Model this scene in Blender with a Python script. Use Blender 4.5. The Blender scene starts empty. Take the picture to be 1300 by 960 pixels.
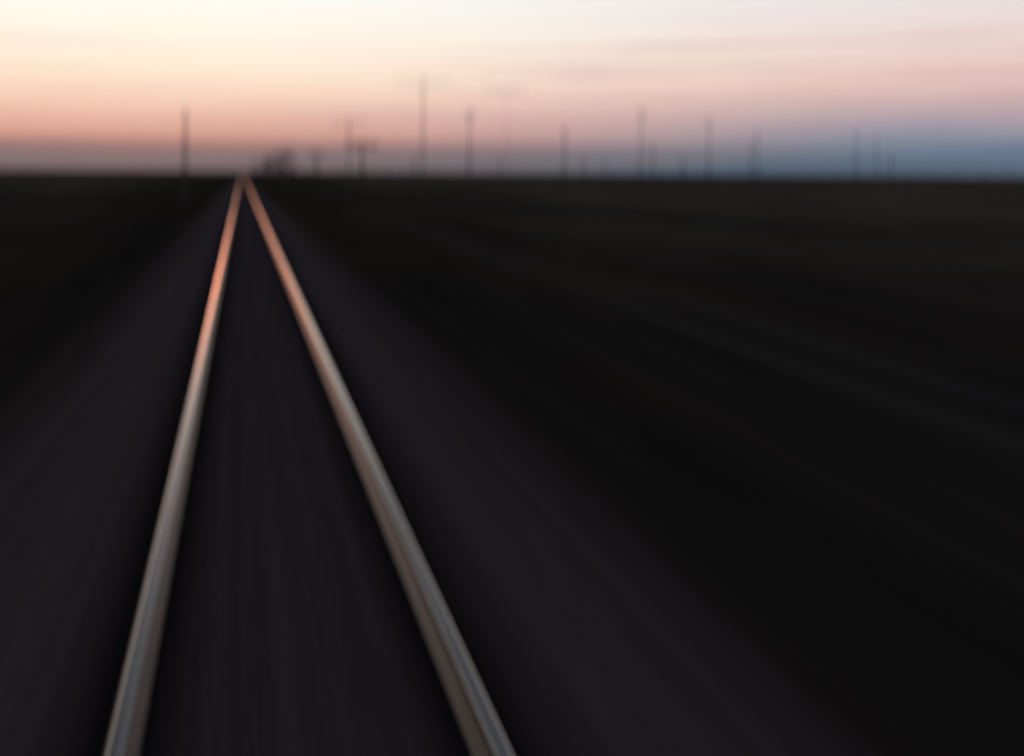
import bpy, bmesh, math, random
from mathutils import Vector, noise, Matrix
random.seed(4)
sc = bpy.context.scene
sc.view_settings.view_transform = 'Standard'
sc.view_settings.look = 'None'
sc.view_settings.exposure = 0

def lin(c):
    r = []
    for v in c:
        v /= 255.0
        r.append(v/12.92 if v <= .04045 else ((v+.055)/1.055)**2.4)
    return (r[0], r[1], r[2], 1)

def link(o, parent=None):
    sc.collection.objects.link(o)
    if parent: o.parent = parent
    return o

def mesh_obj(name, bm, mats, parent=None, smooth=True):
    me = bpy.data.meshes.new(name)
    bm.to_mesh(me); bm.free()
    for m in (mats if isinstance(mats, list) else [mats]): me.materials.append(m)
    if smooth:
        for p in me.polygons: p.use_smooth = True
    return link(bpy.data.objects.new(name, me), parent)

class NT:
    def __init__(s, nt): s.nt = nt
    def n(s, t, **k):
        nd = s.nt.nodes.new(t)
        for a, b in k.items(): setattr(nd, a, b)
        return nd
    def l(s, a, b): s.nt.links.new(a, b)
    def math(s, op, a, b=None, clamp=False):
        nd = s.n('ShaderNodeMath', operation=op); nd.use_clamp = clamp
        for i, v in enumerate([a, b]):
            if v is None: continue
            if isinstance(v, (int, float)): nd.inputs[i].default_value = v
            else: s.l(v, nd.inputs[i])
        return nd.outputs[0]
    def maprange(s, v, a, b, c, d, smooth=False):
        nd = s.n('ShaderNodeMapRange')
        if smooth: nd.interpolation_type = 'SMOOTHSTEP'
        s.l(v, nd.inputs[0])
        for i, q in enumerate([a, b, c, d]): nd.inputs[i+1].default_value = q
        return nd.outputs[0]
    def ramp(s, v, stops, interp='LINEAR'):
        nd = s.n('ShaderNodeValToRGB'); cr = nd.color_ramp; cr.interpolation = interp
        while len(cr.elements) < len(stops): cr.elements.new(.5)
        for e, (p, c) in zip(cr.elements, stops):
            e.position = p; e.color = c
        s.l(v, nd.inputs[0]); return nd.outputs[0]
    def mix(s, f, a, b, mode='MIX'):
        nd = s.n('ShaderNodeMix', data_type='RGBA', blend_type=mode)
        for i, v in ((0, f), (6, a), (7, b)):
            if isinstance(v, (int, float, tuple)): nd.inputs[i].default_value = v
            else: s.l(v, nd.inputs[i])
        return nd.outputs[2]

def new_mat(name):
    m = bpy.data.materials.new(name); m.use_nodes = True
    t = NT(m.node_tree); b = m.node_tree.nodes['Principled BSDF']
    return m, t, b
def g(v, a=1): return (v, v, v, a)

# ------------------------------------------------------------------ WORLD
w = bpy.data.worlds.new("World"); sc.world = w; w.use_nodes = True
t = NT(w.node_tree); bg = w.node_tree.nodes['Background']
tc = t.n('ShaderNodeTexCoord')
sep = t.n('ShaderNodeSeparateXYZ'); t.l(tc.outputs['Generated'], sep.inputs[0])
X, Y, Z = sep.outputs
zc = t.math('MAXIMUM', Z, 0.0)
mp = t.n('ShaderNodeMapping'); mp.inputs['Scale'].default_value = (2.2, 2.2, 34)
t.l(tc.outputs['Generated'], mp.inputs[0])
nz = t.n('ShaderNodeTexNoise'); nz.inputs['Scale'].default_value = 1.6
nz.inputs['Detail'].default_value = 4; nz.inputs['Roughness'].default_value = .5
t.l(mp.outputs[0], nz.inputs[0])
wob = t.math('MULTIPLY', t.math('SUBTRACT', nz.outputs[0], .5), .018)
zz = t.math('MAXIMUM', t.math('ADD', zc, t.math('MULTIPLY', wob, t.maprange(zc, 0.02, .09, 0, 1))), 0.0)
fac = t.math('POWER', zz, .5)
def P(y): return math.sqrt(math.sin(math.atan(max(222-y, 0)/1200)))
left = [(0, lin((98,92,97))), (P(212), lin((118,109,113))), (P(199), lin((130,115,119))), (P(190), lin((158,120,118))),
        (P(180), lin((206,155,143))), (P(160), lin((230,180,163))), (P(133), lin((247,212,191))), (P(100), lin((254,233,211))),
        (P(60), lin((255,246,228))), (P(0), lin((254,253,246))), (.53, lin((150,151,155))), (.707, lin((108,113,124))), (1, lin((98,102,114)))]
right = [(0, lin((88,93,100))), (P(210), lin((100,110,121))), (P(195), lin((109,122,137))), (P(184), lin((121,135,152))),
        (P(167), lin((152,149,165))), (P(145), lin((186,165,172))), (P(120), lin((220,187,182))), (P(95), lin((233,203,194))),
        (P(55), lin((238,219,213))), (P(0), lin((231,226,229))), (.53, lin((138,141,150))), (.707, lin((104,110,122))), (1, lin((96,100,112)))]
cl = t.ramp(fac, left); cr_ = t.ramp(fac, right)
hl = t.math('SQRT', t.math('ADD', t.math('ADD', t.math('MULTIPLY', X, X), t.math('MULTIPLY', Y, Y)), 1e-5))
dot = t.math('DIVIDE', t.math('ADD', t.math('MULTIPLY', X, -.5), t.math('MULTIPLY', Y, .866)), hl)
az = t.maprange(dot, .95, .30, 0, 1, True)
col = t.mix(az, cl, cr_)
mp2 = t.n('ShaderNodeMapping'); mp2.inputs['Scale'].default_value = (1.8, 1.8, 75); mp2.inputs['Location'].default_value = (3, 1, 0)
t.l(tc.outputs['Generated'], mp2.inputs[0])
n2 = t.n('ShaderNodeTexNoise'); n2.inputs['Scale'].default_value = 1.4; n2.inputs['Detail'].default_value = 5
t.l(mp2.outputs[0], n2.inputs[0])
cm = t.math('MULTIPLY', t.maprange(n2.outputs[0], .48, .68, 0, .6, True),
            t.math('MULTIPLY', t.maprange(zc, .02, .06, 0, 1, True), t.maprange(zc, .1, .18, 1, .1, True)))
cm = t.math('MULTIPLY', cm, t.maprange(dot, .97, .6, .25, 1, True))
col = t.mix(cm, col, lin((202,164,168)))
back = t.maprange(dot, .25, -1, 1, .55, True)
sky = t.n('ShaderNodeTexSky', sky_type='NISHITA'); sky.sun_disc = False
sky.sun_elevation = math.radians(0.5); sky.sun_rotation = math.radians(-6)
vm = t.n('ShaderNodeVectorMath', operation='SCALE'); t.l(col, vm.inputs[0]); t.l(back, vm.inputs['Scale'])
vs = t.n('ShaderNodeVectorMath', operation='SCALE'); t.l(sky.outputs[0], vs.inputs[0]); vs.inputs['Scale'].default_value = .003
va = t.n('ShaderNodeVectorMath', operation='ADD'); t.l(vm.outputs[0], va.inputs[0]); t.l(vs.outputs[0], va.inputs[1])
t.l(va.outputs[0], bg.inputs[0]); bg.inputs[1].default_value = 1.0

# orange lamp added low beyond the end of the line to tint the rails
sd = bpy.data.lights.new("rail_glow", 'SUN'); sd.energy = .10; sd.angle = math.radians(8); sd.color = (1, .2, .045)
so = link(bpy.data.objects.new("rail_glow", sd))
A_, E_ = math.radians(-5), math.radians(4)
d = Vector((math.sin(A_)*math.cos(E_), math.cos(A_)*math.cos(E_), math.sin(E_)))
so.rotation_euler = d.to_track_quat('Z', 'Y').to_euler()

# ------------------------------------------------------------------ MATERIALS
TC = 0.285     # track centre X
def posnodes(t):
    ge = t.n('ShaderNodeNewGeometry'); s = t.n('ShaderNodeSeparateXYZ'); t.l(ge.outputs['Position'], s.inputs[0])
    return ge.outputs['Position'], s.outputs
def streak(t, pos, scale, sc3, detail=3, rough=.6):
    m = t.n('ShaderNodeMapping'); m.inputs['Scale'].default_value = sc3; t.l(pos, m.inputs[0])
    n = t.n('ShaderNodeTexNoise'); n.inputs['Scale'].default_value = scale
    n.inputs['Detail'].default_value = detail; n.inputs['Roughness'].default_value = rough
    t.l(m.outputs[0], n.inputs[0]); return n.outputs[0]

# one earth material family: gravel near the track thins out gradually into the steppe
def earth(name):
    m, t, b = new_mat(name)
    pos, (x, y, z) = posnodes(t)
    s1 = streak(t, pos, 7, (1, .01, 1), 4); s2 = streak(t, pos, 1.6, (1, .03, 1), 3); s3 = streak(t, pos, 40, (1, .03, 1), 2)
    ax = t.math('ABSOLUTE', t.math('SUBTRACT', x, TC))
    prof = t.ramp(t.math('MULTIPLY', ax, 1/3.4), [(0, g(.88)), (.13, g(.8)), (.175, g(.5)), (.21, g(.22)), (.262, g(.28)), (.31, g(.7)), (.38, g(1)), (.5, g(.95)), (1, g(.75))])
    gr = t.mix(t.maprange(s1, .25, .75, 0, 1), (.06, .05, .059, 1), (.106, .09, .102, 1))
    gr = t.mix(t.maprange(s2, .4, .66, 0, .5), gr, (.086, .071, .062, 1))
    gr = t.mix(t.maprange(s3, .45, .68, 0, .35), gr, (.048, .041, .046, 1))
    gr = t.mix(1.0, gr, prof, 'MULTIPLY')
    f1 = streak(t, pos, .9, (1, .05, 1), 5); f2 = streak(t, pos, .05, (1, .3, 1), 4); f3 = streak(t, pos, 4, (1, .02, 1), 3)
    fi = t.mix(t.maprange(f1, .3, .7, 0, 1), (.026, .023, .022, 1), (.058, .051, .044, 1))
    fi = t.mix(t.maprange(f2, .38, .62, 0, .65, True), fi, (.095, .078, .047, 1))
    fi = t.mix(t.maprange(f3, .45, .7, 0, .4), fi, (.022, .02, .019, 1))
    near = t.ramp(t.math('MULTIPLY', ax, 1/60), [(0, g(.75)), (.07, g(.68)), (.13, g(.72)), (.25, g(.95)), (.6, g(1.3)), (1, g(1.6))])
    fi = t.mix(1.0, fi, near, 'MULTIPLY')
    rut = t.math('ABSOLUTE', t.math('SUBTRACT', t.math('ABSOLUTE', t.math('SUBTRACT', x, 9.4)), .75))
    fi = t.mix(t.math('MULTIPLY', t.maprange(rut, .05, .7, .5, 0, True), t.maprange(s2, .3, .6, .3, 1)), fi, (.062, .056, .056, 1))
    k = t.math('ADD', ax, t.math('MULTIPLY', t.math('SUBTRACT', s2, .5), 1.8))
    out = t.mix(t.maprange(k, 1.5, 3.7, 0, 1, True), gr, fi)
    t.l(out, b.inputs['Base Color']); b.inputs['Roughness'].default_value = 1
    b.inputs['Specular IOR Level'].default_value = .0
    return m
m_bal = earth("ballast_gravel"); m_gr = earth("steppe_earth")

m_rt, t, b = new_mat("polished_steel")
pos, (x, y, z) = posnodes(t)
s1 = streak(t, pos, 60, (1, .003, 1), 3)
t.l(t.mix(t.maprange(s1, .35, .65, 0, 1), (.17, .162, .156, 1), (.42, .405, .385, 1)), b.inputs['Base Color'])
b.inputs['Metallic'].default_value = 1
t.l(t.maprange(s1, .3, .7, .12, .22), b.inputs['Roughness'])
m_rr, t, b = new_mat("rusty_steel")
pos, (x, y, z) = posnodes(t)
s1 = streak(t, pos, 40, (1, .02, 1), 3)
t.l(t.mix(s1, (.055, .046, .04, 1), (.11, .09, .077, 1)), b.inputs['Base Color'])
b.inputs['Metallic'].default_value = .4; b.inputs['Roughness'].default_value = .42

def flat_mat(name, c, rough=.9, alpha=None):
    m, t, b = new_mat(name)
    pos, _ = posnodes(t)
    s = streak(t, pos, 9, (1, 1, .15), 2)
    c0 = tuple(v*.6 for v in c)+(1,); c1 = tuple(v*1.4 for v in c)+(1,)
    t.l(t.mix(s, c0, c1), b.inputs['Base Color']); b.inputs['Roughness'].default_value = rough
    b.inputs['Specular IOR Level'].default_value = .1
    if alpha is not None: b.inputs['Alpha'].default_value = alpha
    return m
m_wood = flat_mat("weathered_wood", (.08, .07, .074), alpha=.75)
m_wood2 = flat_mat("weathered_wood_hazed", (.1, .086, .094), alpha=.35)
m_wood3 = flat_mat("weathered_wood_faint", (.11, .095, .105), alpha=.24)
m_bark = flat_mat("bark", (.09, .075, .07), alpha=.6)
m_leaf = flat_mat("foliage", (.1, .082, .075), alpha=.65)  # haze put into the foliage's pale colour and alpha

# ------------------------------------------------------------------ GROUND
def axis(lo, hi, fine, grow):
    a = [0.0]; s = fine
    while a[-1] < hi: a.append(a[-1]+s); s *= grow
    c = [0.0]; s = fine
    while c[-1] > lo: c.append(c[-1]-s); s *= grow
    return sorted(set(a+c))
def gz(x, y):
    dx = abs(x-TC); z = -.55
    if dx > 3.2:
        k = min(1, (dx-3.2)/6)
        z += k*.16*noise.noise(Vector((x*.12, y*.05, 3)))
    return z
xs = axis(-7000, 9000, .8, 1.05); ys = axis(-60, 9500, 2.0, 1.04)
bm = bmesh.new()
rows = [[bm.verts.new((x, y, gz(x, y))) for x in xs] for y in ys]
for j in range(len(ys)-1):
    for i in range(len(xs)-1):
        bm.faces.new((rows[j][i], rows[j][i+1], rows[j+1][i+1], rows[j+1][i]))
mesh_obj("ground", bm, m_gr)

def strip(name, prof, y0, y1, mat, n=60, smooth=True, parent=None, closed=False, pw=3):
    bm = bmesh.new(); rr = []
    for j in range(n+1):
        y = y0+(y1-y0)*(j/n)**pw
        rr.append([bm.verts.new((px, y, pz)) for px, pz in prof])
    for j in range(n):
        m = len(prof)
        for i in range(m if closed else m-1):
            q = (i+1) % m
            bm.faces.new((rr[j][i], rr[j][q], rr[j+1][q], rr[j+1][i]))
    bmesh.ops.recalc_face_normals(bm, faces=bm.faces)
    return mesh_obj(name, bm, mat, parent, smooth)

bed = [(TC-3.6, -.60), (TC-3.1, -.52), (TC-2.5, -.26), (TC-2.0, -.05), (TC-1.5, .0), (TC-.95, .02), (TC-.6, .0), (TC, .02),
       (TC+.6, .0), (TC+.95, .02), (TC+1.5, .0), (TC+2.0, -.05), (TC+2.5, -.26), (TC+3.1, -.52), (TC+3.6, -.60)]
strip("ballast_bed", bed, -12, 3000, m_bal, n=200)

# ------------------------------------------------------------------ RAILS
trk = link(bpy.data.objects.new("railway_track", None))
def rail(cx, nm):
    T = .175
    prof = [(-.075, .022), (-.075, .034), (-.02, .05), (-.009, .065), (-.009, .125), (-.036, .137), (-.038, .165), (-.033, T-.002),
            (-.02, T), (.02, T), (.033, T-.002), (.038, .165), (.036, .137), (.009, .125), (.009, .065), (.02, .05), (.075, .034), (.075, .022)]
    o = strip(nm, [(cx+a, b_) for a, b_ in prof], -12, 3000, m_rr, n=120, closed=True, parent=trk)
    o.data.materials.append(m_rt)
    for p in o.data.polygons:
        if p.center.z > .15: p.material_index = 1
    return o
rail(-.48, "running_rail_1"); rail(1.05, "running_rail_2")

# ------------------------------------------------------------------ POLES
def tube(bm, a, b_, r0, r1, seg=10):
    a = Vector(a); b_ = Vector(b_); d = (b_-a).normalized()
    u = d.orthogonal().normalized(); v = d.cross(u)
    A = [bm.verts.new(a+(u*math.cos(2*math.pi*i/seg)+v*math.sin(2*math.pi*i/seg))*r0) for i in range(seg)]
    B = [bm.verts.new(b_+(u*math.cos(2*math.pi*i/seg)+v*math.sin(2*math.pi*i/seg))*r1) for i in range(seg)]
    for i in range(seg): bm.faces.new((A[i], A[(i+1) % seg], B[(i+1) % seg], B[i]))
    bm.faces.new(A[::-1]); bm.faces.new(B)
def box(bm, c, s):
    r = bmesh.ops.create_cube(bm, size=1)
    for v in r['verts']: v.co = Vector((v.co.x*s[0]+c[0], v.co.y*s[1]+c[1], v.co.z*s[2]+c[2]))
def pole(x, y, H, mat, arms=2, aw=2.2, r=.16, lean=0):
    bm = bmesh.new()
    tube(bm, (0, 0, -.4), (lean, 0, H), r, r*.55)
    for k in range(arms):
        zz = H-.4-k*.8
        box(bm, (lean*zz/H, -r-.02, zz), (aw*(1-.1*k), .12, .12 if aw < 6 else .34))
        n = 4
        for i in range(n):
            px = (i/(n-1)-.5)*(aw*(1-.1*k)-.2)+lean*zz/H
            tube(bm, (px, -r-.02, zz+.06), (px, -r-.02, zz+.3), .05, .035, 6)
    if arms:
        tube(bm, (-aw*.32, -r, H-.4), (0, -r, H-1.3), .03, .03, 6); tube(bm, (aw*.32, -r, H-.4), (0, -r, H-1.3), .03, .03, 6)
    o = mesh_obj("telegraph_pole", bm, mat, smooth=False)
    o.location = (x, y, gz(x, y)); o.rotation_euler[2] = random.uniform(-.2, .2)-.1
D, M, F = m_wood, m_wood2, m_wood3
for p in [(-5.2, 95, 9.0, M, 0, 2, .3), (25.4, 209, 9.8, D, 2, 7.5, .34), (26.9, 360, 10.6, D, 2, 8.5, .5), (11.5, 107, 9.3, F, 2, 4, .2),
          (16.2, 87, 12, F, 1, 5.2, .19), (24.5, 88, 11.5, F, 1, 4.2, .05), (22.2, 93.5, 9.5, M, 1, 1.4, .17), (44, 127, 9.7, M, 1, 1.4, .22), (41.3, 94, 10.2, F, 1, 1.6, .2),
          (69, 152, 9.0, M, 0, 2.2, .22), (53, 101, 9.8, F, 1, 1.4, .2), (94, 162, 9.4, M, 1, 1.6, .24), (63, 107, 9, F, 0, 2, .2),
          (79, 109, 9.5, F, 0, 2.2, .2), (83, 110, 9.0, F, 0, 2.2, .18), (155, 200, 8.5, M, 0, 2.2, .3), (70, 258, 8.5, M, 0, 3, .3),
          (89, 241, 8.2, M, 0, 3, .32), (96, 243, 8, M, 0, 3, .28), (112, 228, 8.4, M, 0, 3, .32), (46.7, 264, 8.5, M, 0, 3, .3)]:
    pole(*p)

bm = bmesh.new()
for i in range(34):
    fx = 24+i*8.1; fy = 330-i*2.4
    h = random.uniform(5.2, 6.8)
    tube(bm, (fx, fy, -.8), (fx+random.uniform(-.2, .2), fy, h-.55), .2, .16, 6)
mesh_obj("post_fence", bm, m_wood3, smooth=False)

# ------------------------------------------------------------------ TREES / BUSHES
def tree(name, x, y, H, R, leaves):
    bm = bmesh.new()
    tube(bm, (0, 0, -.3), (.1, 0, H*.45), R*.09, R*.05, 8)
    tips = []
    for i in range(11):
        a = random.uniform(0, 6.28); s = Vector((.05, 0, H*random.uniform(.12, .45)))
        e = Vector((math.cos(a)*R*random.uniform(.4, .85), math.sin(a)*R*random.uniform(.4, .85), H*random.uniform(.4, .92)))
        tube(bm, s, e, R*.035, R*.012, 5); tips.append(e)
    nb = len(bm.faces)
    for i in range(leaves):
        c = random.choice(tips)+Vector([random.gauss(0, R*.2) for _ in range(3)])
        if c.z < H*.1: continue
        n = Vector([random.gauss(0, 1) for _ in range(3)]).normalized(); u = n.orthogonal().normalized(); v = n.cross(u)
        s = R*random.uniform(.03, .07)
        bm.faces.new([bm.verts.new(c+u*s), bm.verts.new(c+v*s*.6), bm.verts.new(c-u*s), bm.verts.new(c-v*s*.6)])
    o = mesh_obj(name, bm, [m_bark, m_leaf], smooth=False)
    for p in o.data.polygons:
        if p.index >= nb: p.material_index = 1
    o.location = (x, y, gz(x, y))
tree("tree", 6.0, 168, 6.6, 3.4, 700)
tree("tree", 4.6, 230, 6.6, 3.4, 450)
tree("tree", 9.6, 215, 6.0, 3.2, 450)
tree("bush", 6.1, 108, 3.7, 2.0, 1000)
tree("bush", 5.8, 132, 2.9, 1.7, 600)

# ------------------------------------------------------------------ HILLS
def hills(name, x0, x1, y, hf, mat, dist=900):
    bm = bmesh.new(); n = 160; prev = None
    for i in range(n+1):
        k = i/n; x = x0+(x1-x0)*k; h = hf(k, x)
        r = [bm.verts.new((x, y-dist, -2)), bm.verts.new((x, y-dist*.4, h*.6-2)), bm.verts.new((x, y, h-2)), bm.verts.new((x, y+dist, -2))]
        if prev:
            for q in range(3): bm.faces.new((prev[q], r[q], r[q+1], prev[q+1]))
        prev = r
    bmesh.ops.recalc_face_normals(bm, faces=bm.faces)
    mesh_obj(name, bm, mat)
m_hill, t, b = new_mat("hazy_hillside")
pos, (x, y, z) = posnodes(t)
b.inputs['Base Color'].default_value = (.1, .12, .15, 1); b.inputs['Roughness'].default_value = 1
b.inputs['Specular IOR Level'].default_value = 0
b.inputs['Emission Color'].default_value = lin((93, 107, 126))  # hills emit faintly: aerial haze put into the material
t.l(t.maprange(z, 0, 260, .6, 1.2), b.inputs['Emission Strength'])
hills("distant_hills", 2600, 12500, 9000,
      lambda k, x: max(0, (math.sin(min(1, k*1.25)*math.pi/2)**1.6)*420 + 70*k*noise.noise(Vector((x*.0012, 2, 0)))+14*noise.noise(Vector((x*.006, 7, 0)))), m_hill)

# ------------------------------------------------------------------ CAMERA
cd = bpy.data.cameras.new("camera"); cam = link(bpy.data.objects.new("camera", cd))
cd.sensor_width = 36; cd.lens = 1200/1300*36; cd.shift_y = -260.5/1300
cam.location = (0, 0, 2.55)
R = Matrix.Rotation(math.radians(-15.95), 4, 'Z') @ Matrix.Rotation(math.radians(90), 4, 'X') @ Matrix.Rotation(math.radians(.42), 4, 'Z')
cam.rotation_euler = R.to_euler()
cd.clip_end = 30000; cd.clip_start = .05
cd.dof.use_dof = True; cd.dof.focus_distance = 1.3; cd.dof.aperture_fstop = 1.3; cd.dof.aperture_ratio = 1.75
sc.camera = cam
